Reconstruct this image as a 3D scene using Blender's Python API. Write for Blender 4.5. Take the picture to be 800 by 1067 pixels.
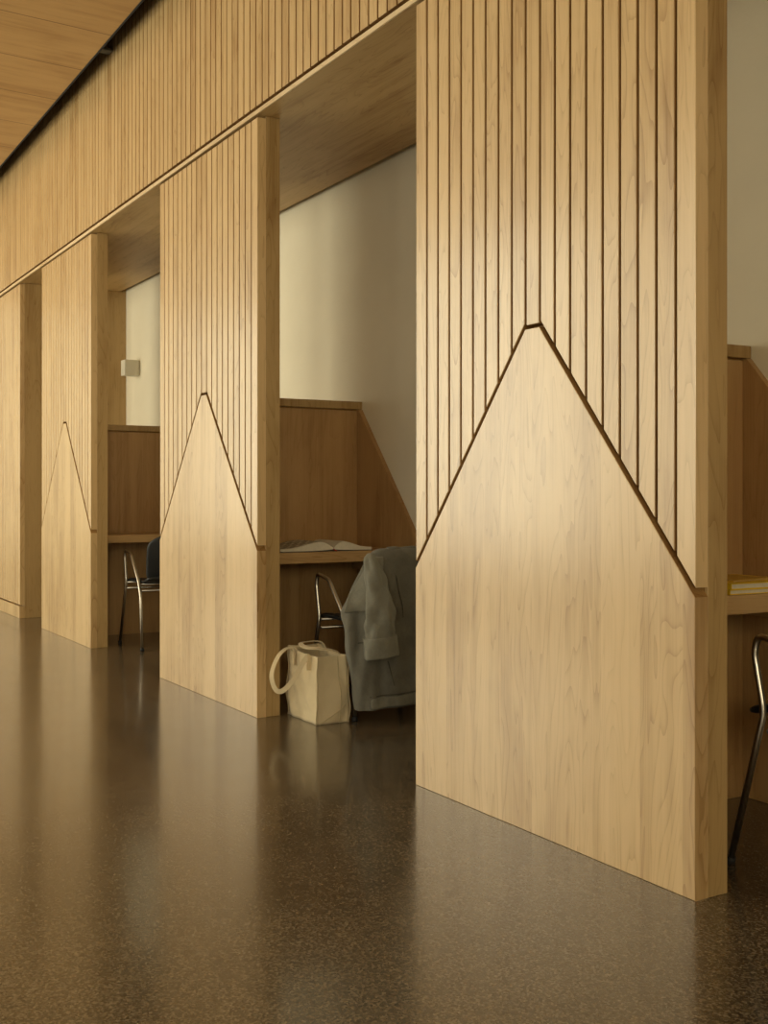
import bpy, bmesh, math, random
from mathutils import Vector, noise
random.seed(7)
for o in list(bpy.data.objects): bpy.data.objects.remove(o)
S = bpy.context.scene
COL = S.collection

# ---------------------------------------------------------------- camera
cam_data = bpy.data.cameras.new('camera')
cam = bpy.data.objects.new('camera', cam_data); COL.objects.link(cam)
cam.location = (0, 0, 1.02)
cam.rotation_euler = (math.pi/2, 0, math.pi/2 - 0.528)
cam_data.sensor_fit = 'HORIZONTAL'; cam_data.sensor_width = 36
cam_data.lens = 1185/800*36
cam_data.shift_y = -19.1/800
cam_data.clip_start = .05; cam_data.clip_end = 100
S.camera = cam

# ---------------------------------------------------------------- colour, world
S.view_settings.view_transform = 'Standard'
S.view_settings.look = 'None'
S.view_settings.gamma = 1
S.view_settings.use_curve_mapping = False
S.view_settings.exposure = 0.14
w = bpy.data.worlds.new('world'); S.world = w; w.use_nodes = True
w.node_tree.nodes['Background'].inputs[0].default_value = (.75, .8, .85, 1)
w.node_tree.nodes['Background'].inputs[1].default_value = 0.3

DAY = (1.0, .925, .67)
def area(name, loc, size, rot, power, color=DAY, spread=180):
    d = bpy.data.lights.new(name, 'AREA'); d.shape = 'RECTANGLE'
    d.size, d.size_y = size; d.energy = power; d.color = color
    d.spread = math.radians(spread)
    o = bpy.data.objects.new(name, d); COL.objects.link(o)
    o.location = loc; o.rotation_euler = rot
    return o
# daylight of the windows opposite the slatted wall (light faces +y)
WY = -2.6                       # plane of the opposite, glazed wall
WIN = [(-16.6, -13.9), (-13.6, -10.9), (-10.6, -7.9), (-7.0, -4.3), (-3.7, -1.0), (-.4, 2.3)]
WPOW = [100, 50, 165, 76, 26, 42]
for (a, b), pw in zip(WIN, WPOW):
    area('window_daylight', ((a+b)/2, WY-.12, 2.0), (b-a, 3.3), (math.pi/2, 0, 0), pw)
# daylight of the narrow slot windows in the end wall (light faces -x)
XE = 5.0
SLOT = [(-2.27, .08, 40), (-1.80, .10, 52), (-1.18, .07, 12), (-.95, .07, 10), (-.71, .07, 8), (-.38, .10, 7)]
for y, sw, pw in SLOT:
    area('slot_daylight', (XE+.025, y, 2.35), (1.5, sw), (0, math.pi/2, 0), pw)

# ---------------------------------------------------------------- materials
def new_mat(name):
    m = bpy.data.materials.new(name); m.use_nodes = True
    nt = m.node_tree; b = nt.nodes['Principled BSDF']
    return m, nt, b
def N(nt, t, **kw):
    n = nt.nodes.new(t)
    for k, v in kw.items(): setattr(n, k, v)
    return n
def L(nt, a, b): nt.links.new(a, b)
def mathn(nt, op, a, b=None, c=None):
    n = N(nt, 'ShaderNodeMath', operation=op)
    for i, v in enumerate((a, b, c)):
        if v is None: continue
        if isinstance(v, (int, float)): n.inputs[i].default_value = v
        else: L(nt, v, n.inputs[i])
    return n.outputs[0]
def ramp(nt, fac, stops):
    r = N(nt, 'ShaderNodeValToRGB')
    els = r.color_ramp.elements
    while len(els) < len(stops): els.new(.5)
    for e, (p, c) in zip(els, stops): e.position = p; e.color = (*c, 1)
    L(nt, fac, r.inputs[0]); return r.outputs[0]

def wood(name, base, grain='z', rough=.38, spec=.5, band=None, island=.0, contrast=1.0, fig=1.0, board=None, coat=0.0):
    """maple: fine streaks along `grain`, soft cathedral figure, per-board tone"""
    m, nt, b = new_mat(name)
    tc = N(nt, 'ShaderNodeTexCoord'); oi = N(nt, 'ShaderNodeObjectInfo')
    sep = N(nt, 'ShaderNodeSeparateXYZ'); L(nt, tc.outputs['Object'], sep.inputs[0])
    geo = N(nt, 'ShaderNodeNewGeometry')
    isl = geo.outputs['Random Per Island']
    k = {'x': 0, 'y': 1, 'z': 2}[grain]
    # offset per island so boards differ in pattern
    comb = N(nt, 'ShaderNodeCombineXYZ')
    off = mathn(nt, 'MULTIPLY', isl, 37.0) if island else mathn(nt, 'MULTIPLY', oi.outputs['Random'], 3.0)
    src = list(sep.outputs)
    bandtone = None
    if band:
        other = 0 if k != 0 else 1
        fl = mathn(nt, 'FLOOR', mathn(nt, 'DIVIDE', sep.outputs[other], band))
        wn = N(nt, 'ShaderNodeTexWhiteNoise', noise_dimensions='1D'); L(nt, fl, wn.inputs['W'])
        off = mathn(nt, 'MULTIPLY_ADD', wn.outputs['Value'], 9.0, off)
        bandtone = wn.outputs['Value']
    for i in range(3):
        L(nt, mathn(nt, 'ADD', src[i], off) if i == k else src[i], comb.inputs[i])
    def tex(cross, along, detail, rough_, dist=0):
        mp = N(nt, 'ShaderNodeMapping'); L(nt, comb.outputs[0], mp.inputs[0])
        s = [cross]*3; s[k] = along; mp.inputs['Scale'].default_value = s
        n = N(nt, 'ShaderNodeTexNoise'); L(nt, mp.outputs[0], n.inputs['Vector'])
        n.inputs['Scale'].default_value = 1; n.inputs['Detail'].default_value = detail
        n.inputs['Roughness'].default_value = rough_; n.inputs['Distortion'].default_value = dist
        return n.outputs[0]
    fine = tex(160, 3.0, 5, .65)
    mid = tex(22, .8, 3, .55)
    blot = tex(3.2, 1.1, 4, .6, .4)
    figr = tex(7, .75, 2.5, .5, .5)
    rings = mathn(nt, 'FRACT', mathn(nt, 'MULTIPLY', figr, 20.0))
    rings = mathn(nt, 'POWER', rings, 6.0)
    pores = tex(300, 22, 2, .5)
    t = mathn(nt, 'MULTIPLY', mathn(nt, 'SUBTRACT', fine, .5), .26*contrast)
    t = mathn(nt, 'MULTIPLY_ADD', mathn(nt, 'SUBTRACT', mid, .5), .42*contrast, t)
    t = mathn(nt, 'MULTIPLY_ADD', mathn(nt, 'SUBTRACT', blot, .5), .62*contrast, t)
    t = mathn(nt, 'MULTIPLY_ADD', rings, -.15*fig, t)
    t = mathn(nt, 'MULTIPLY_ADD', mathn(nt, 'GREATER_THAN', pores, .68), -.05*fig, t)
    if bandtone: t = mathn(nt, 'MULTIPLY_ADD', mathn(nt, 'SUBTRACT', bandtone, .5), .17, t)
    if island: t = mathn(nt, 'MULTIPLY_ADD', mathn(nt, 'SUBTRACT', isl, .5), island, t)
    if board:            # dark joint every `board` metres along x
        fx = mathn(nt, 'FRACT', mathn(nt, 'DIVIDE', mathn(nt, 'ADD', sep.outputs[0], board*40 + .267), board))
        t = mathn(nt, 'MULTIPLY_ADD', mathn(nt, 'LESS_THAN', fx, .014), -.5, t)
    t = mathn(nt, 'ADD', t, .5)
    c = base
    dark = (c[0]*.62, c[1]*.52, c[2]*.38); lite = (min(1, c[0]*1.22), min(1, c[1]*1.26), min(1, c[2]*1.36))
    col = ramp(nt, t, [(.0, tuple(v*.55 for v in dark)), (.25, dark), (.5, c), (.85, lite)])
    L(nt, col, b.inputs['Base Color'])
    L(nt, mathn(nt, 'MULTIPLY_ADD', fine, .12, rough-.06), b.inputs['Roughness'])
    b.inputs['Specular IOR Level'].default_value = spec
    b.inputs['Coat Weight'].default_value = coat; b.inputs['Coat Roughness'].default_value = .24
    bp = N(nt, 'ShaderNodeBump'); bp.inputs['Strength'].default_value = .06; bp.inputs['Distance'].default_value = .002
    L(nt, fine, bp.inputs['Height']); L(nt, bp.outputs[0], b.inputs['Normal'])
    return m

MAPLE = (.625, .425, .198)
M_slat = wood('maple_slats', MAPLE, island=.13, rough=.36, spec=.6, coat=1.0)
M_panel = wood('maple_panel', MAPLE, band=.155, rough=.36, spec=.6, coat=1.0)
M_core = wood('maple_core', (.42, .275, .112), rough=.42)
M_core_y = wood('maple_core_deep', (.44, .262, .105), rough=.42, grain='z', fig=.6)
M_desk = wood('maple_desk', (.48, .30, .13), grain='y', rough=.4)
M_groove = wood('dark_groove_wood', (.34, .19, .065), rough=.7, spec=.2)  # darker brown wood tone on groove sides, their backing and the cap spacer
M_edge = wood('pale_ply_edge', (.72, .55, .33), grain='x', rough=.4)
M_soffit = wood('birch_soffit', (.50, .33, .14), grain='x', rough=.45, contrast=1.2)
M_ceil = wood('ceiling_veneer', (.50, .305, .12), grain='y', rough=.5, board=.63, contrast=.9, fig=.3)

def plain(name, col, rough=.6, metal=0, spec=.5, nscale=0, namp=0, bump=0, bscale=200):
    m, nt, b = new_mat(name)
    b.inputs['Roughness'].default_value = rough; b.inputs['Metallic'].default_value = metal
    b.inputs['Specular IOR Level'].default_value = spec
    tc = N(nt, 'ShaderNodeTexCoord')
    n = N(nt, 'ShaderNodeTexNoise'); L(nt, tc.outputs['Object'], n.inputs['Vector'])
    n.inputs['Scale'].default_value = nscale or 8; n.inputs['Detail'].default_value = 4
    a = namp or .03
    L(nt, ramp(nt, n.outputs[0], [(.3, tuple(max(0, v*(1-a)) for v in col)), (.7, tuple(min(1, v*(1+a)) for v in col))]), b.inputs['Base Color'])
    if bump:
        n2 = N(nt, 'ShaderNodeTexNoise'); L(nt, tc.outputs['Object'], n2.inputs['Vector'])
        n2.inputs['Scale'].default_value = bscale; n2.inputs['Detail'].default_value = 3
        bp = N(nt, 'ShaderNodeBump'); bp.inputs['Strength'].default_value = bump; bp.inputs['Distance'].default_value = .003
        L(nt, n2.outputs[0], bp.inputs['Height']); L(nt, bp.outputs[0], b.inputs['Normal'])
    return m
M_plaster = plain('off_white_plaster', (.86, .80, .63), .7, nscale=3, namp=.03, bump=.25, bscale=60)
M_dark = plain('plenum_black', (.012, .012, .012), .9)
M_steel = plain('polished_steel', (.50, .46, .39), .28, metal=1)
M_shell = plain('black_plastic_shell', (.012, .013, .014), .38, nscale=40)
M_rubber = plain('black_rubber', (.01, .01, .01), .7)
M_white = plain('painted_white_metal', (.70, .66, .54), .5)
M_grey = plain('grey_metal', (.12, .12, .11), .6)
M_page = plain('paper_pages', (.62, .56, .44), .75, nscale=60, namp=.05)
M_yellow = plain('yellow_cover', (.72, .48, .02), .45, nscale=20, namp=.08)
M_orange = plain('ochre_cover', (.50, .29, .03), .5, nscale=20, namp=.1)
M_red = plain('red_ribbon', (.35, .02, .01), .5)
M_cover = plain('dark_book_cover', (.05, .045, .04), .5)

def cloth(name, col, wscale=700, amp=.18, bump=.35):
    m, nt, b = new_mat(name)
    tc = N(nt, 'ShaderNodeTexCoord')
    n = N(nt, 'ShaderNodeTexNoise'); L(nt, tc.outputs['Object'], n.inputs['Vector'])
    n.inputs['Scale'].default_value = 14; n.inputs['Detail'].default_value = 6; n.inputs['Roughness'].default_value = .7
    wv = N(nt, 'ShaderNodeTexNoise'); L(nt, tc.outputs['Object'], wv.inputs['Vector'])
    wv.inputs['Scale'].default_value = wscale; wv.inputs['Detail'].default_value = 2
    t = mathn(nt, 'MULTIPLY_ADD', wv.outputs[0], .5, mathn(nt, 'MULTIPLY', n.outputs[0], .5))
    L(nt, ramp(nt, t, [(.3, tuple(v*(1-amp) for v in col)), (.7, tuple(min(1, v*(1+amp)) for v in col))]), b.inputs['Base Color'])
    b.inputs['Roughness'].default_value = .9; b.inputs['Specular IOR Level'].default_value = .2
    b.inputs['Sheen Weight'].default_value = .15
    bp = N(nt, 'ShaderNodeBump'); bp.inputs['Strength'].default_value = bump; bp.inputs['Distance'].default_value = .006
    n3 = N(nt, 'ShaderNodeTexNoise'); L(nt, tc.outputs['Object'], n3.inputs['Vector'])
    n3.inputs['Scale'].default_value = 28; n3.inputs['Detail'].default_value = 5
    L(nt, n3.outputs[0], bp.inputs['Height']); L(nt, bp.outputs[0], b.inputs['Normal'])
    return m
M_denim = cloth('washed_grey_denim', (.14, .132, .105), amp=.3, bump=.7)
M_denim_l = cloth('washed_grey_denim_light', (.195, .187, .148), amp=.3, bump=.7)
M_stitch = cloth('denim_seam', (.07, .065, .05))
M_canvas = cloth('natural_canvas', (.66, .54, .34), amp=.07, bump=.25)
M_canvas_s = cloth('canvas_seam', (.5, .40, .24), amp=.07)

def floor_mat():
    m, nt, b = new_mat('polished_concrete')
    tc = N(nt, 'ShaderNodeTexCoord'); co = tc.outputs['Object']
    def noi(s, d, r=.6):
        n = N(nt, 'ShaderNodeTexNoise'); L(nt, co, n.inputs['Vector'])
        n.inputs['Scale'].default_value = s; n.inputs['Detail'].default_value = d; n.inputs['Roughness'].default_value = r
        return n.outputs[0]
    big = noi(.9, 4); midn = noi(7, 5); grit = noi(140, 3, .7)
    v = N(nt, 'ShaderNodeTexVoronoi'); L(nt, co, v.inputs['Vector']); v.inputs['Scale'].default_value = 190
    vs = N(nt, 'ShaderNodeSeparateColor'); L(nt, v.outputs['Color'], vs.inputs[0])
    t = mathn(nt, 'MULTIPLY', mathn(nt, 'SUBTRACT', big, .5), .8)
    t = mathn(nt, 'MULTIPLY_ADD', mathn(nt, 'SUBTRACT', midn, .5), .30, t)
    t = mathn(nt, 'MULTIPLY_ADD', mathn(nt, 'SUBTRACT', grit, .5), 1.25, t)
    t = mathn(nt, 'MULTIPLY_ADD', mathn(nt, 'SUBTRACT', vs.outputs[0], .5), .75, t)
    dark = mathn(nt, 'GREATER_THAN', vs.outputs[1], .93)
    t = mathn(nt, 'MULTIPLY_ADD', dark, -.7, t)
    t = mathn(nt, 'ADD', t, .5)
    L(nt, ramp(nt, t, [(.05, (.022, .016, .009)), (.4, (.085, .064, .040)), (.62, (.135, .102, .062)), (.95, (.21, .165, .108))]), b.inputs['Base Color'])
    L(nt, mathn(nt, 'MULTIPLY_ADD', midn, .10, mathn(nt, 'MULTIPLY_ADD', grit, .10, .12)), b.inputs['Roughness'])
    b.inputs['Specular IOR Level'].default_value = .8
    b.inputs['Coat Weight'].default_value = .35; b.inputs['Coat Roughness'].default_value = .1
    bp = N(nt, 'ShaderNodeBump'); bp.inputs['Strength'].default_value = .05; bp.inputs['Distance'].default_value = .002
    L(nt, grit, bp.inputs['Height']); L(nt, bp.outputs[0], b.inputs['Normal'])
    return m
M_floor = floor_mat()

def print_mat():
    """left magazine page: rows of small grey pictures on paper"""
    m, nt, b = new_mat('printed_page')
    tc = N(nt, 'ShaderNodeTexCoord')
    mp = N(nt, 'ShaderNodeMapping'); L(nt, tc.outputs['Object'], mp.inputs[0])
    mp.inputs['Rotation'].default_value = (0, 0, math.pi/2)
    br = N(nt, 'ShaderNodeTexBrick'); L(nt, mp.outputs[0], br.inputs['Vector'])
    br.inputs['Color1'].default_value = (.10, .08, .06, 1); br.inputs['Color2'].default_value = (.30, .24, .17, 1)
    br.inputs['Mortar'].default_value = (.60, .54, .42, 1); br.inputs['Scale'].default_value = 1
    br.inputs['Mortar Size'].default_value = .006; br.inputs['Brick Width'].default_value = .05; br.inputs['Row Height'].default_value = .036
    L(nt, br.outputs[0], b.inputs['Base Color']); b.inputs['Roughness'].default_value = .6
    return m
M_print = print_mat()

# ---------------------------------------------------------------- mesh helpers
def obj(name, bm, mat, parent=None, smooth=False, mat2=None):
    bmesh.ops.recalc_face_normals(bm, faces=bm.faces)
    me = bpy.data.meshes.new(name); bm.to_mesh(me); bm.free()
    if smooth:
        for p in me.polygons: p.use_smooth = True
    me.materials.append(mat)
    if mat2: me.materials.append(mat2)
    o = bpy.data.objects.new(name, me); COL.objects.link(o)
    if parent: o.parent = parent
    return o
def tag(o, label=None, cat=None, group=None, kind=None):
    if label: o['label'] = label
    if cat: o['category'] = cat
    if group: o['group'] = group
    if kind: o['kind'] = kind
    return o
def empty(name, loc=(0, 0, 0), rz=0, **kw):
    o = bpy.data.objects.new(name, None); COL.objects.link(o)
    o.location = loc; o.rotation_euler = (0, 0, rz); o.empty_display_size = .1
    return tag(o, **kw)
def struct(name, bm, mat, parent=None):
    o = obj(name, bm, mat, parent); o['kind'] = 'structure'; return o
def box(bm, x0, x1, y0, y1, z0, z1):
    v = [bm.verts.new((x, y, z)) for z in (z0, z1) for x, y in ((x0, y0), (x1, y0), (x1, y1), (x0, y1))]
    for f in ((3, 2, 1, 0), (4, 5, 6, 7), (0, 1, 5, 4), (1, 2, 6, 5), (2, 3, 7, 6), (3, 0, 4, 7)):
        bm.faces.new([v[i] for i in f])
def bev(bm, off, seg=1):
    bmesh.ops.bevel(bm, geom=bm.edges[:], offset=off, segments=seg, affect='EDGES', profile=.6)
def prism(bm, poly, y0, y1, bevel=0, plain_edges=None):
    """polygon in xz (anticlockwise seen from -y) extruded y0..y1, front edges (y0) eased by `bevel`"""
    n = len(poly)
    if bevel:
        cx = [0]*n
        ins = []
        for i in range(n):
            p0 = Vector(poly[i-1]); p = Vector(poly[i]); p1 = Vector(poly[(i+1) % n])
            d0 = (p-p0).normalized(); d1 = (p1-p).normalized()
            n0 = Vector((-d0.y, d0.x)); n1 = Vector((-d1.y, d1.x))
            mm = (n0+n1); l = max(.3, mm.length_squared/2)
            ins.append(p + mm*bevel/ (mm.length_squared/2 if mm.length_squared > .6 else .3) )
        fr = [bm.verts.new((q.x, y0, q.y)) for q in ins]
        md = [bm.verts.new((p[0], y0+bevel, p[1])) for p in poly]
    else:
        fr = [bm.verts.new((p[0], y0, p[1])) for p in poly]; md = fr
    bk = [bm.verts.new((p[0], y1, p[1])) for p in poly]
    bm.faces.new(fr)
    for i in range(n):
        j = (i+1) % n
        if bevel: bm.faces.new((fr[j], fr[i], md[i], md[j]))
        f_ = bm.faces.new((md[j], md[i], bk[i], bk[j]))
        if plain_edges is not None and i not in plain_edges: f_.material_index = 1
    bm.faces.new(bk[::-1])
def fillet(pts, r, seg=6):
    out = [Vector(pts[0])]
    for i in range(1, len(pts)-1):
        p0, p, p1 = Vector(pts[i-1]), Vector(pts[i]), Vector(pts[i+1])
        a = (p0-p); b = (p1-p); rr = min(r, a.length*.45, b.length*.45)
        A = p + a.normalized()*rr; B = p + b.normalized()*rr
        for k in range(seg+1):
            t = k/seg; out.append(A*(1-t)**2 + p*2*t*(1-t) + B*t*t)
    out.append(Vector(pts[-1])); return out
def sweep(bm, pts, prof, closed=False, up=Vector((0, 0, 1)), cap=True):
    """prof: list of (a, b) offsets along side / up vectors, carried along pts with little twist"""
    pts = [Vector(p) for p in pts]; n = len(pts); rings = []
    ref = None
    for i, p in enumerate(pts):
        if closed: t = (pts[(i+1) % n]-pts[i-1]).normalized()
        else: t = (pts[min(i+1, n-1)]-pts[max(i-1, 0)]).normalized()
        if ref is None:
            ref = up if abs(up.dot(t)) < .95 else Vector((0, 1, 0))
        side = t.cross(ref).normalized(); u = side.cross(t).normalized(); ref = u
        rings.append([bm.verts.new(p + side*a + u*b) for a, b in prof])
    m = len(prof)
    for i in range(n if closed else n-1):
        A, B = rings[i], rings[(i+1) % n]
        for j in range(m): bm.faces.new((A[j], A[(j+1) % m], B[(j+1) % m], B[j]))
    if cap and not closed:
        bm.faces.new(rings[0][::-1]); bm.faces.new(rings[-1])
def circ(r, n=12): return [(r*math.cos(2*math.pi*k/n), r*math.sin(2*math.pi*k/n)) for k in range(n)]
def rect(wd, t): return [(-wd/2, -t/2), (wd/2, -t/2), (wd/2, t/2), (-wd/2, t/2)]
def grid(bm, P, closed_u=False):
    """P[i][j] points -> quads"""
    V = [[bm.verts.new(p) for p in row] for row in P]
    for i in range(len(V)-1):
        m = len(V[i])
        for j in range(m if closed_u else m-1):
            bm.faces.new((V[i][j], V[i][(j+1) % m], V[i+1][(j+1) % m], V[i+1][j]))
    return V
def solid(o, t, off=0):
    md = o.modifiers.new('thickness', 'SOLIDIFY'); md.thickness = t; md.offset = off
def subs(o, n=1):
    md = o.modifiers.new('smooth', 'SUBSURF'); md.levels = n; md.render_levels = n
def lerp(tab, z):
    for (z0, *a), (z1, *b) in zip(tab, tab[1:]):
        if (z0 <= z <= z1) or (z1 <= z <= z0):
            t = (z-z0)/(z1-z0) if z1 != z0 else 0
            return [p+(q-p)*t for p, q in zip(a, b)]
    return list(tab[-1][1:]) if abs(z-tab[-1][0]) < abs(z-tab[0][0]) else list(tab[0][1:])
def sstep(t): t = max(0, min(1, t)); return t*t*(3-2*t)

# ---------------------------------------------------------------- dimensions
D0 = 2.105            # front plane of the piers
T = .115              # pier thickness
YB = 3.0              # rear plaster wall
H = 2.744             # underside of the soffit
XR = -2.066           # right edge of the nearest pier
P = 2.689             # bay
W = 1.323             # pier width
XF = -9.524           # start of the solid slatted wall
XC = -.70             # near end of the nearest bay
XL = -17.2; ZT = 4.15
PITCH = W/19

# ---------------------------------------------------------------- structure
bm = bmesh.new(); box(bm, XL, XE+.3, WY-.3, YB+.2, -.1, 0); struct('floor', bm, M_floor)
bm = bmesh.new(); box(bm, XF, XE, YB, YB+.12, 0, 3.2); struct('wall_back', bm, M_plaster)
# ceiling: veneered sheet stopping short of the slatted wall
bm = bmesh.new()
zc = 3.705; yc = D0-.12; sl = math.tan(math.radians(1.5))
v = []
for (x, y) in ((XL, WY-.2), (XE, WY-.2), (XE, yc), (XL, yc)):
    for dz in (0, .035): v.append(bm.verts.new((x, y, zc + (yc-y)*sl + dz)))
for f in ((0, 2, 4, 6), (7, 5, 3, 1), (0, 1, 3, 2), (2, 3, 5, 4), (4, 5, 7, 6), (6, 7, 1, 0)): bm.faces.new([v[i] for i in f])
struct('ceiling', bm, M_ceil)
bm = bmesh.new(); box(bm, XL, XE, yc-.006, yc+.004, zc-.004, zc+.05); struct('trim_1', bm, M_dark)
bm = bmesh.new(); box(bm, XL, XE, WY-.2, D0+.3, ZT, ZT+.1); struct('ceiling_deck', bm, M_dark)
# header above the openings
bm = bmesh.new()
box(bm, XL, XE, D0+.045, D0+.3, H+.04, ZT)
struct('wall_header', bm, M_core)
bm = bmesh.new()
x = XR - .004
n0 = int((XR-XL)/PITCH)
for i in range(-int((1.4-XR)/PITCH), n0):
    a = XR - (i+1)*PITCH; g = .0055
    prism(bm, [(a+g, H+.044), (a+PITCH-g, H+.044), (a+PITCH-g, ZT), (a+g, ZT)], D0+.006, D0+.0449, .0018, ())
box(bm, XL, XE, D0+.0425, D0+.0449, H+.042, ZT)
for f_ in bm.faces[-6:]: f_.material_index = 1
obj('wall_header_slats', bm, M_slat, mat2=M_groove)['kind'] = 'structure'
# soffit with its exposed edge
bm = bmesh.new(); box(bm, XF, XC, D0+.006, YB-.05, H, H+.02); struct('ceiling_soffit', bm, M_soffit)
bm = bmesh.new(); box(bm, XF, XC, D0+.05, YB-.08, H+.02, H+.04); struct('ceiling_soffit_backing', bm, M_dark)
bm = bmesh.new(); box(bm, XL, XE, D0-.004, D0+.0055, H, H+.02); bev(bm, .0015); struct('trim_3', bm, M_edge)
bm = bmesh.new(); box(bm, XL, XE, D0+.3, YB+.12, 3.2, 3.25); struct('ceiling_plenum', bm, M_dark)
bm = bmesh.new(); box(bm, XL, XF, D0+.006, D0+.1, H, H+.02); struct('trim_2', bm, M_soffit)
# solid slatted wall beyond the last bay
bm = bmesh.new(); box(bm, XL, XF, D0+.045, YB, 0, H-.0); bev(bm, .002); box(bm, XL, XF, D0+.31, YB, H, 3.2); struct('wall_far', bm, M_core)
bm = bmesh.new()
n1 = int((XF-XL)/PITCH)
for i in range(n1):
    a = XF - (i+1)*PITCH; g = .0055
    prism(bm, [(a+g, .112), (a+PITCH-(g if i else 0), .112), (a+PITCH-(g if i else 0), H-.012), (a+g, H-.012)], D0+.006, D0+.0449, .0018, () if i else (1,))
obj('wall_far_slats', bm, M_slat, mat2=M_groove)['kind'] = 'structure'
bm = bmesh.new(); box(bm, XL, XF-.0005, D0+.001, D0+.0449, 0, .1); bev(bm, .002); struct('baseboard_far', bm, M_panel)
# near end of the bay, corridor continuing behind the camera
bm = bmesh.new(); box(bm, XC, XE, D0, YB, 0, H); struct('wall_near', bm, M_core)
# glazed wall opposite
bm = bmesh.new()
edges = [XL] + [e for w_ in WIN for e in w_] + [XE]
for a, b in zip(edges[::2], edges[1::2]): box(bm, a, b, WY-.1, WY, 0, 4.0)
box(bm, XL, XE, WY-.1, WY, 0, .35-.0001); box(bm, XL, XE, WY-.1, WY, 3.65, 4.1)
struct('wall_opposite', bm, M_plaster)
for i, (a, b) in enumerate(WIN):
    bm = bmesh.new()
    for xx in (a, (a+b)/2-.02, b-.04): box(bm, xx, xx+.04, WY-.07, WY-.03, .35, 3.65)
    for zz in (.35, 2.6, 3.61): box(bm, a, b, WY-.065, WY-.035, zz, zz+.04)
    struct('window_%d' % (i+1), bm, M_grey)
# end walls
bm = bmesh.new(); box(bm, XL-.1, XL, WY-.2, YB, 0, 4.1); struct('wall_left', bm, M_plaster)
bm = bmesh.new()
zs0, zs1 = 1.6, 3.1
box(bm, XE, XE+.02, WY-.2, YB, 0, zs0); box(bm, XE, XE+.02, WY-.2, YB, zs1, 4.1)
cuts = [WY-.2]
for y, sw, pw in SLOT: cuts += [y-sw/2, y+sw/2]
cuts.append(YB)
for a, b in zip(cuts[::2], cuts[1::2]): box(bm, XE, XE+.02, a, b, zs0, zs1)
struct('wall_right', bm, M_plaster)

# ---------------------------------------------------------------- piers
ZA, ZS, HALF, FLAT = 1.517, .760, W/2, .034
def gz(x):   # gable line
    ax = abs(x)
    return ZA if ax <= FLAT else ZA - (ax-FLAT)*(ZA-ZS)/(HALF-FLAT)
pier_labels = ['floor-to-soffit maple pier nearest the camera, tall slats above a plain gable board',
               'middle maple slatted pier beside the tote bag and jacket',
               'farthest maple pier with slats and gable, left of the chair with nothing on it']
def make_pier():
    r = empty('slatted_pier', (0, 0, 0))
    bm = bmesh.new(); box(bm, -HALF, HALF, .045, T, 0, H-.0005); bev(bm, .0015)
    obj('core', bm, M_core, r)
    bm = bmesh.new()
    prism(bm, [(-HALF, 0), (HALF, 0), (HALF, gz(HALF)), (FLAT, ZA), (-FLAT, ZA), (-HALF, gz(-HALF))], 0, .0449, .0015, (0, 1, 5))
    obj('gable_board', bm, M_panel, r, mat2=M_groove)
    bm = bmesh.new(); g = .0052; gv = .024
    for i in range(19):
        a = -HALF + i*PITCH; b = a+PITCH
        aa = a + (g if i else 0); bb = b - (g if i < 18 else 0)
        top = H-.012
        if i == 9: za = zb = ZA+.012
        else: za, zb = gz(aa)+gv, gz(bb)+gv
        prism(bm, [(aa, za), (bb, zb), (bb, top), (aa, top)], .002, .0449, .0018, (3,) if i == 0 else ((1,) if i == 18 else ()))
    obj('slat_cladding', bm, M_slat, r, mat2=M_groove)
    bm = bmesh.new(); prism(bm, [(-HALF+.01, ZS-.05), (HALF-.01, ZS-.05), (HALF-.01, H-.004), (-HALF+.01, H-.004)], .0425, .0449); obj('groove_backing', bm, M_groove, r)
    return r
def copy_tree(o, parent=None):
    c = o.copy(); COL.objects.link(c)
    if parent: c.parent = parent
    for ch in list(o.children): copy_tree(ch, c)
    return c
pier0 = make_pier()
for k in range(3):
    o = pier0 if k == 0 else copy_tree(pier0)
    o.location = (XR-HALF-k*P, D0, 0)
    tag(o, pier_labels[k], 'pier', 'slatted piers along the wall')

# ---------------------------------------------------------------- study carrels (screen, cap, gabled back board) and desks
YS = D0+T+.001; YE = YB-.026
def make_screen():
    r = empty('carrel_screen')
    bm = bmesh.new(); box(bm, -.027, .027, YS, YE, 0, 1.468); bev(bm, .0012)
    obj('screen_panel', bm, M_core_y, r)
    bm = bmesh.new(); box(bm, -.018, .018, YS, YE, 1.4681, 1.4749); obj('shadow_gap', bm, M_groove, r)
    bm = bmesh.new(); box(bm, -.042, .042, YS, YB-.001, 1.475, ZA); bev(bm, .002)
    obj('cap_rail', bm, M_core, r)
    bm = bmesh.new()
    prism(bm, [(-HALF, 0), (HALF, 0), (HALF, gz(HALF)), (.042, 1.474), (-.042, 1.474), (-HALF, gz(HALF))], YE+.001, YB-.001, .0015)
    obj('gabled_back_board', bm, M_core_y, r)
    return r
scr_labels = ['low maple privacy screen with gabled back board at the right edge, behind the nearest pier',
              'low maple privacy screen behind the tote bag and the open book',
              'low maple privacy screen behind the chair with nothing on it, under the wall light']
desk_labels = ['maple wall desk carrying the yellow books at the right edge',
               'maple wall desk carrying the open book',
               'bare maple wall desk in front of the chair with nothing on it']
XD, HD = .493, .737
def make_desk():
    r = empty('carrel_desk')
    bm = bmesh.new(); box(bm, .0275, XD, YS, YE, HD-.053, HD); bev(bm, .002, 2)
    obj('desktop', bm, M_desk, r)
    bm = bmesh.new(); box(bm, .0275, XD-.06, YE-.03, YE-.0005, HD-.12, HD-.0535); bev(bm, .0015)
    obj('support_cleat', bm, M_desk, r)
    return r
scr0, desk0 = make_screen(), make_desk()
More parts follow.
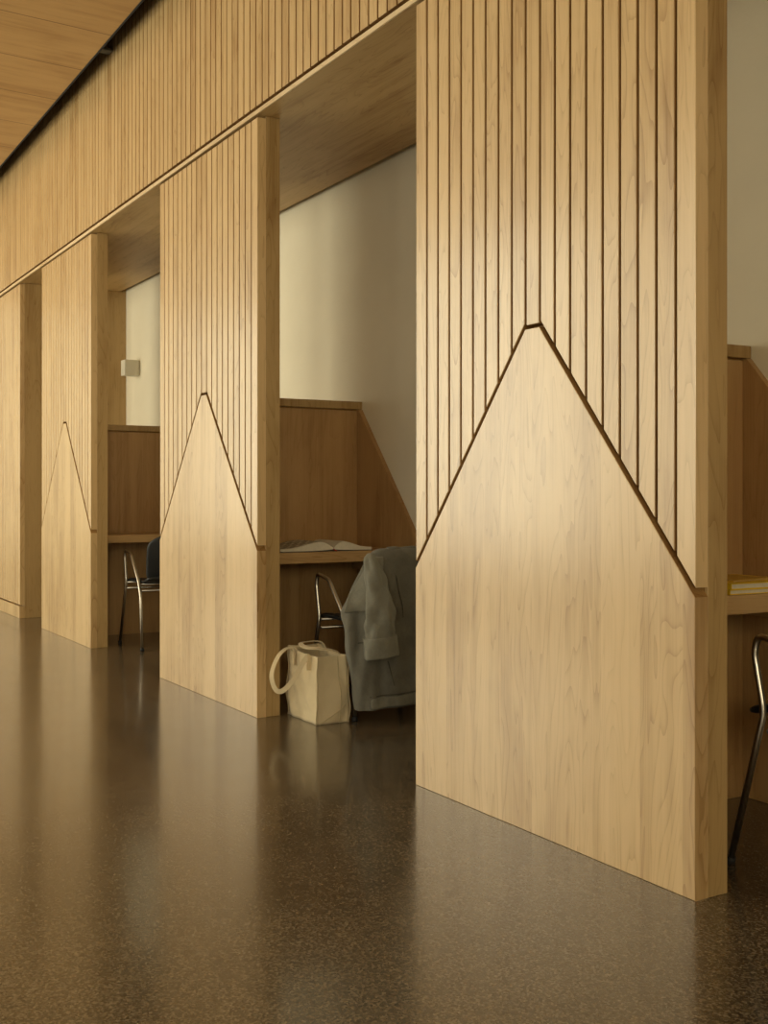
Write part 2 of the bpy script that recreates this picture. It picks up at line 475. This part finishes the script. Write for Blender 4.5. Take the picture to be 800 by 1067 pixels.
for k in range(3):
    cx = XR-HALF-k*P
    o = scr0 if k == 0 else copy_tree(scr0)
    o.location = (cx, 0, 0); tag(o, scr_labels[k], 'screen', 'carrel screens')
    o = desk0 if k == 0 else copy_tree(desk0)
    o.location = (cx, 0, 0); tag(o, desk_labels[k], 'desk', 'carrel desks')

# ---------------------------------------------------------------- chairs
def make_chair():
    r = empty('armchair')
    for s in (-1, 1):
        y0 = s*.25; y1 = s*.245
        pts = [(-.245, y0+s*.005, .0), (-.135, y1, .435), (-.168, y1, .59), (-.155, y1, .638), (-.04, y1, .618), (.125, y1, .445), (.165, y1, .36), (.23, y0+s*.005, .0)]
        bm = bmesh.new(); sweep(bm, fillet(pts, .026, 6), circ(.0095, 12))
        fr = obj('side_frame', bm, M_steel, r, True)
        for px_ in (-.245, .23):
            bm = bmesh.new()
            d = Vector((-.135+.245, 0, .435)).normalized() if px_ < 0 else Vector((-.065, 0, .36)).normalized()
            b0 = Vector((px_, y0+s*.005, .0)); sweep(bm, [b0+d*.0005, b0+d*.012, b0+d*.020], circ(.0135, 12))
            obj('foot_cap', bm, M_rubber, fr, True)
    for (x_, z_) in ((-.115, .425), (.125, .425), (.15, .385), (-.12, .385)):
        bm = bmesh.new(); sweep(bm, [(x_, -.245, z_), (x_, 0, z_), (x_, .245, z_)], circ(.007, 10))
        obj('cross_bar', bm, M_steel, r, True)
    # seat: dished rounded pad
    bm = bmesh.new(); P_ = []
    for i in range(13):
        u = -1+2*i/12; row = []
        for j in range(13):
            w_ = -1+2*j/12
            uu = u*math.sqrt(1-.12*w_*w_); ww = w_*math.sqrt(1-.12*u*u)
            x_ = .01+uu*.245; y_ = ww*.236
            z_ = .452 - .018*(1-uu*uu)*(1-ww*ww) - .025*sstep((-uu-.55)/.5) + .03*sstep((uu-.6)/.4)
            row.append((x_, y_, z_))
        P_.append(row)
    grid(bm, P_); o = obj('seat', bm, M_shell, r, True); solid(o, .024, -.6); subs(o)
    # back: tall shell, rounded shoulders, wrapped slightly round the sitter
    bm = bmesh.new(); P_ = []
    for i in range(17):
        v_ = i/16; row = []
        hw = .205+.012*math.sin(v_*2.2)
        if v_ > .6: hw *= (1-((v_-.6)/.4)**3.2*.86)**.5
        if v_ < .1: hw *= .95+.05*v_/.1
        zz = .455+.305*v_
        for j in range(13):
            u = -1+2*j/12
            y_ = u*hw; x_ = .205+.075*v_**1.3 - .05*(y_/.2)**2 + .012*math.sin(v_*3.1)
            row.append((x_, y_, zz))
        P_.append(row)
    grid(bm, P_); o = obj('backrest', bm, M_shell, r, True); solid(o, .012); subs(o)
    return r
ch0 = make_chair()
chairs = [(-4.69, 2.705, 0, 'black-shell steel-framed armchair with the grey jacket over its back'),
          (-7.37, 2.61, 0, 'bare black-shell steel-framed armchair left of the middle pier'),
          (-1.985, 2.66, 0, 'black-shell steel-framed armchair partly cut off by the right edge of the photo')]
for k, (x_, y_, rz, lb) in enumerate(chairs):
    o = ch0 if k == 0 else copy_tree(ch0)
    o.location = (x_, y_, 0); o.rotation_euler = (0, 0, rz)
    tag(o, lb, 'chair', 'armchairs at the carrel desks')

# ---------------------------------------------------------------- jacket over the chair back
JX, JY = -4.69, 2.705
def fold(x_, y_, z_, a=.020):
    k = sstep((.76-z_)/.3)*(1-.45*sstep((.3-z_)/.25))
    return -.035*k*math.exp(-((y_-2.635-.1*(.5-z_))/.035)**2) + a*k*(math.sin(y_*46+z_*5+1.2*math.sin(z_*9)) + .6*math.sin(y_*90-z_*13) + 1.3*noise.noise(Vector((y_*9, z_*7, x_*9))) + .9*noise.noise(Vector((y_*24, z_*13+4, x_*20))))
jk = empty('denim_jacket', (JX, JY, 0), label='faded grey denim jacket draped over the chair back, sleeve with turned-up cuff', cat='jacket')
# z, yL, yR, x_inner, x_outer (world)
tab = [(.775, 2.575, 2.93, -4.435, -4.415), (.768, 2.53, 2.955, -4.46, -4.39), (.74, 2.505, 2.965, -4.475, -4.365), (.656, 2.455, 2.968, -4.49, -4.35),
       (.50, 2.37, 2.969, -4.50, -4.345), (.44, 2.355, 2.969, -4.43, -4.34), (.30, 2.368, 2.969, -4.43, -4.335), (.07, 2.408, 2.969, -4.43, -4.325)]
bm = bmesh.new(); Pj = []; zs = [.775, .772, .764, .75]+[.735-.665*i/34 for i in range(35)]
for z_ in zs:
    yl, yr, xi, xo = lerp(tab, z_); row = []
    cx_, cy_ = (xi+xo)/2, (yl+yr)/2; a_, b_ = (xo-xi)/2, (yr-yl)/2
    for j in range(64):
        th = 2*math.pi*j/64; c_, s_ = math.cos(th), math.sin(th)
        e = .55
        x_ = cx_+a_*math.copysign(abs(c_)**e, c_); y_ = cy_+b_*math.copysign(abs(s_)**e, s_)
        f = fold(x_, y_, z_); nx, ny = c_, s_*.35
        zz = z_ + ((.02*(y_-2.6)) if z_ < .2 else 0)
        row.append((x_+nx*f-JX, min(y_+ny*f, 2.969)-JY, zz))
    Pj.append(row)
V = grid(bm, Pj, True); bm.faces.new(V[0])
from mathutils.bvhtree import BVHTree
bm.normal_update(); JB = BVHTree.FromBMesh(bm)
o = obj('body', bm, M_denim, jk, True); solid(o, .005, -1); subs(o)
def strip(name, mat, P_, th=.004, sm=True, parent=jk):
    b2 = bmesh.new(); grid(b2, [[(p[0]-JX, p[1]-JY, p[2]) for p in row] for row in P_])
    o2 = obj(name, b2, mat, parent, sm); solid(o2, th, 0); subs(o2); return o2
def outer_x(y_, z_):
    hit = JB.ray_cast(Vector((1.5, y_-JY, z_)), Vector((-1, 0, 0)))[0]
    return (hit.x + JX) if hit else -4.42
# folded-back front corner with its straight lower edge
rows = []
for i in range(9):
    t = i/8; z_ = .742-.245*t
    yl = 2.505+(2.335-2.505)*t; yr = yl+.035+.09*min(1, t*1.4)
    rows.append([(outer_x(max(y_, 2.40), z_)+.02-.15*max(0, 2.42-y_), y_, z_+(.012*(j/6) if i == 8 else 0)) for j, y_ in enumerate([yl+(yr-yl)*j/6 for j in range(7)])])
strip('turned_front_edge', M_denim_l, rows)
# hem band, yoke seam, side panel seam
def seam(name, y0, z0, y1, z1, wz, mat=M_stitch, n=14, off=.004, vert=False):
    rows = []
    for i in range(n+1):
        t = i/n; y_ = y0+(y1-y0)*t; z_ = z0+(z1-z0)*t
        if vert: rows.append([(outer_x(y_+d, z_)+off, y_+d, z_) for d in (-wz/2, wz/2)])
        else: rows.append([(outer_x(y_, z_+d)+off, y_, z_+d) for d in (-wz/2, 0, wz/2)])
    return strip(name, mat, rows, .0025)
seam('hem_band', 2.455, .098, 2.95, .112, .05, M_denim_l, 24, .006)
seam('hem_seam', 2.45, .128, 2.95, .142, .005)
seam('front_seam', 2.41, .365, 2.46, .372, .005)
seam('back_seam', 2.60, .66, 2.70, .16, .006, vert=True, n=22)
seam('pocket_seam', 2.55, .28, 2.57, .17, .005, vert=True)
# sleeve
def tubeloft(rows, n=24):
    out = []
    for (y_, z_, x_, hy, hx, tilt) in rows:
        r_ = []
        for j in range(n):
            th = 2*math.pi*j/n
            x_ += 0; f = 1+.22*noise.noise(Vector((th*1.3, z_*16, 3)))+.11*math.sin(3*th+z_*22)+.08*math.sin(5*th-z_*38)
            r_.append((x_+hx*math.sin(th)*f-JX, y_+hy*math.cos(th)*f-JY, z_+tilt*math.cos(th)))
        out.append(r_)
    return out
bm = bmesh.new()
rw = [(2.475, .757, -4.36, .012, .012, 0), (2.47, .735, -4.35, .028, .022, 0), (2.477, .68, -4.335, .040, .030, 0), (2.482, .62, -4.325, .049, .036, 0),
      (2.492, .56, -4.318, .058, .038, 0), (2.497, .50, -4.314, .067, .038, .004), (2.497, .46, -4.312, .068, .038, .004), (2.496, .42, -4.312, .070, .038, .004), (2.495, .37, -4.312, .070, .038, .004)]
rr2 = []
for i in range(len(rw)-1):
    for k in range(4): rr2.append(tuple(p+(q-p)*k/4 for p, q in zip(rw[i], rw[i+1])))
rr2.append(rw[-1])
V = grid(bm, tubeloft(rr2), True); bm.faces.new(V[0])
slv = obj('sleeve', bm, M_denim_l, jk, True); solid(slv, .004, 0); subs(slv)
bm = bmesh.new()
rw = [(2.495, .392, -4.312, .074, .042, .006), (2.495, .398, -4.312, .081, .047, .006), (2.496, .36, -4.312, .083, .049, .006), (2.496, .318, -4.312, .081, .048, .006),
      (2.496, .302, -4.312, .083, .050, .006), (2.496, .300, -4.312, .072, .041, .006), (2.496, .33, -4.312, .066, .037, .006)]
grid(bm, tubeloft(rw), True)
o = obj('turned_up_cuff', bm, M_denim_l, slv, True); subs(o)
# collar roll along the top
bm = bmesh.new()
cpts = [(-4.425-JX+.004*math.sin(i*1.7), 2.60-JY+.33*i/10, .768+.003*math.sin(i*2.1)) for i in range(11)]
sweep(bm, cpts, [(a*1.7, b) for a, b in circ(.012, 10)])
obj('collar', bm, M_denim, jk, True)

# ---------------------------------------------------------------- tote bag
BX, BY = -4.618, 2.345
bag = empty('tote_bag', (BX, BY, 0), label='cream canvas tote bag standing on the floor against the middle pier', cat='bag')
hx, hy, hz = .152, .082, .308
bm = bmesh.new(); Pb = []
def bag_ring(z_, inset=0, n=14):
    t = z_/hz; row = []
    flare = 1-.06*t+.0; fy = 1-.10*t
    corners = [(-1, -1), (1, -1), (1, 1), (-1, 1)]
    for c in range(4):
        (ax, ay), (bx_, by_) = corners[c], corners[(c+1) % 4]
        for j in range(n):
            s = j/n; x_ = (ax+(bx_-ax)*s)*(hx*flare-inset); y_ = (ay+(by_-ay)*s)*(hy*fy-inset)
            mid = 4*s*(1-s)
            bulge = (.007*math.sin(math.pi*t)*mid - (.016 if c % 2 else .004)*mid*t**2)
            wr = .011*noise.noise(Vector((x_*14, y_*14+c*3, z_*13)))*(1-.4*t) + .004*math.sin(x_*60+z_*35+c)
            if c == 0: y_ -= bulge+wr
            elif c == 1: x_ += bulge+wr
            elif c == 2: y_ += bulge+wr
            else: x_ -= bulge+wr
            row.append((x_, y_, 0))
    return row
NR = 22
for i in range(NR+1):
    z_ = hz*i/NR
    row = bag_ring(z_)
    r3 = []
    for (x_, y_, _) in row:
        zz = z_ + (.012*(-x_/hx)*(z_/hz)) - .012*(z_/hz)**3*(1-abs(x_)/hx)
        if z_ < .02: x_ *= .985; y_ *= .97
        r3.append((x_, y_, max(.001, zz)))
    Pb.append(r3)
V = grid(bm, Pb, True); bm.faces.new(V[0][::-1])
body = obj('bag_body', bm, M_canvas, bag, True); solid(body, .003, -1)
# top hem, side seams, bottom corner gussets
def ribbon(name, pts, wd, th, mat=M_canvas, parent=body, up=Vector((0, 0, 1))):
    b2 = bmesh.new(); sweep(b2, pts, rect(wd, th), up=up); o2 = obj(name, b2, mat, parent, False); return o2
top = [Vector(p) for p in Pb[-1]]
b2 = bmesh.new(); pr = [(-.0028, -.016), (.0028, -.016), (.0028, .002), (-.0028, .002)]
sweep(b2, top, pr, closed=True); obj('top_hem', b2, M_canvas, body)
n_ = 14
for cidx in (0, 1, 2, 3):
    ii = cidx*n_
    pts = [Vector(Pb[i][ii])*1.0 + Vector(((-1, 1, 1, -1)[cidx], (-1, -1, 1, 1)[cidx], 0))*.002 for i in range(NR+1)]
    b2 = bmesh.new(); sweep(b2, pts, circ(.0028, 8)); obj('corner_seam', b2, M_canvas_s, body, True)
ii = n_ + n_-4
b2 = bmesh.new(); sweep(b2, [Vector(Pb[i][ii])+Vector((.0015, 0, 0)) for i in range(NR+1)], rect(.004, .003), up=Vector((1, 0, 0))); obj('side_seam', b2, M_canvas_s, body)
b2 = bmesh.new()
gp = [Vector(Pb[k][n_+min(n_-2, 1+k*2)])+Vector((.002, 0, 0)) for k in range(0, 7)]
sweep(b2, gp, rect(.004, .003), up=Vector((1, 0, 0))); obj('gusset_seam', b2, M_canvas_s, body)
# handles
def handle(name, ctrl, wd=.030, up=Vector((0, 0, 1))):
    pts = []
    c = [Vector(p) for p in ctrl]
    for i in range(len(c)-1):
        p0 = c[max(0, i-1)]; p1 = c[i]; p2 = c[i+1]; p3 = c[min(len(c)-1, i+2)]
        for k in range(8):
            t = k/8
            pts.append(.5*((2*p1)+(p2-p0)*t+(2*p0-5*p1+4*p2-p3)*t*t+(3*p1-p0-3*p2+p3)*t**3))
    pts.append(c[-1])
    b2 = bmesh.new(); sweep(b2, pts, [(-.0022, -wd/2), (.0022, -wd/2), (.0022, wd/2), (-.0022, wd/2)] if False else rect(wd, .0045), up=up)
    bev_ = obj(name, b2, M_canvas, bag); return bev_
# loop fallen outwards on the corridor side
handle('handle', [(-.075, -.0905, .24), (-.078, -.088, .30), (-.075, -.118, .316), (-.05, -.175, .285), (-.015, -.222, .215), (.006, -.215, .152),
                  (.03, -.19, .145), (.058, -.15, .195), (.078, -.112, .27), (.083, -.088, .295), (.083, -.0885, .235)], .022, Vector((0, 1, 0)))
# loop lying across the open top
handle('handle', [(-.075, .083, .24), (-.078, .078, .30), (-.085, .05, .335), (-.08, -.03, .338), (-.04, -.066, .335), (.03, -.07, .328), (.07, -.03, .326), (.083, .04, .312), (.078, .076, .29), (.078, .081, .24)], .022, Vector((0, 1, 0)))

# ---------------------------------------------------------------- open book on the middle desk
bk = empty('open_book', (-5.085, 2.60, HD+.0006), label='open picture book lying on the desk above the tote bag', cat='book')
def pageprof(s, L_):     # height over the cover at distance s from the spine
    t = s/L_
    return .012 + .036*math.sin(min(1, t*3.4+.08)*math.pi*.5)*(1-sstep((t-.2)/.7)*.88)
for sgn, L_, nm in ((-1, .285, 'left'), (1, .215, 'right')):
    bm = bmesh.new(); n = 20
    for xs in (0,):
        A = []
        for i in range(n+1):
            s = .001+L_*i/n; A.append((sgn*s, pageprof(s, L_)))
        v1 = [bm.verts.new((-.14, y_, z_)) for y_, z_ in A]; v2 = [bm.verts.new((.135, y_, z_-.0)) for y_, z_ in A]
        base = lambda y_: .003+.006*math.exp(-abs(y_)/.05)
        b1 = [bm.verts.new((-.14, y_, base(y_))) for y_, z_ in A]; b2_ = [bm.verts.new((.135, y_, base(y_))) for y_, z_ in A]
        for i in range(n):
            bm.faces.new((v1[i], v1[i+1], v2[i+1], v2[i])); bm.faces.new((b1[i+1], b1[i], b2_[i], b2_[i+1]))
            bm.faces.new((v2[i], v2[i+1], b2_[i+1], b2_[i])); bm.faces.new((v1[i+1], v1[i], b1[i], b1[i+1]))
        for q in (0, n): bm.faces.new((v1[q], v2[q], b2_[q], b1[q]))
    pb = obj('page_block', bm, M_page, bk)
    bm = bmesh.new(); off = .0012
    rows = [[(x_, sgn*(.012+(L_-.03)*i/n), pageprof(.012+(L_-.03)*i/n, L_)+off) for x_ in (-.125, .118)] for i in range(n+1)]
    grid(bm, rows); o = obj('printed_page' if sgn < 0 else 'lifted_page', bm, M_print if sgn < 0 else M_page, pb); solid(o, .0006)
bm = bmesh.new(); box(bm, -.143, .138, -.288, .218, .0005, .0028); obj('cover', bm, M_cover, bk)
bm = bmesh.new(); sweep(bm, fillet([(.10, 0, .012), (.136, 0, .012), (.142, .006, .004), (.143, .014, .0015)], .006), rect(.008, .0012)); obj('ribbon', bm, M_red, bk)

# ---------------------------------------------------------------- yellow books on the near desk
def closed_book(name, loc, rz, dims, m_cov, lab, spine_side=-1):
    r = empty(name, loc, rz, label=lab, cat='book', group='books on the near desk')
    a, b, t = dims; c = .0022
    bm = bmesh.new(); box(bm, -a/2+.004, a/2-.004, -b/2+.004, b/2-.004, c, t-c)
    obj('page_block', bm, M_page, r)
    bm = bmesh.new(); box(bm, -a/2, a/2, -b/2, b/2, 0, c); box(bm, -a/2, a/2, -b/2, b/2, t-c, t)
    box(bm, -a/2, a/2, -b/2-.0001, -b/2+c, c, t-c); obj('cover', bm, m_cov, r)
    return r
cx0 = XR-HALF
closed_book('hardback_book', (cx0+.345, 2.585, HD+.0003), math.radians(-2), (.27, .30, .014), M_yellow, 'lowest of the three stacked books at the right edge, pale page edges on the desk')
closed_book('hardback_book', (cx0+.343, 2.585, HD+.0147), math.radians(-1), (.272, .298, .017), M_yellow, 'yellow-covered book in the middle of the stack at the right edge')
closed_book('magazine', (cx0+.315, 2.54, HD+.0321), math.radians(10), (.25, .20, .006), M_orange, 'thin ochre magazine on top of the stacked books at the right edge')

# ---------------------------------------------------------------- wall light in the far bay
wl = empty('wall_light', (-9.20, YB, 2.06), label='small white box wall light on the plaster of the farthest bay', cat='light')
bm = bmesh.new(); box(bm, -.05, .05, -.012, -.0005, -.055, .055); bev(bm, .002); obj('back_plate', bm, M_white, wl)
bm = bmesh.new(); box(bm, -.055, .055, -.13, -.0125, -.064, .064); bev(bm, .003, 2); obj('housing', bm, M_white, wl)

# small bracket in the shadow gap of the ceiling
br = empty('ceiling_bracket', (-7.0, D0, 3.78), label='small grey bracket in the dark gap between ceiling and slatted wall', cat='bracket')
bm = bmesh.new(); box(bm, -.035, .035, -.105, .004, -.006, .006); bev(bm, .002); obj('plate', bm, M_grey, br)
bm = bmesh.new(); box(bm, -.02, .02, -.10, -.085, .006, .08); bev(bm, .002); obj('hanger', bm, M_grey, br)
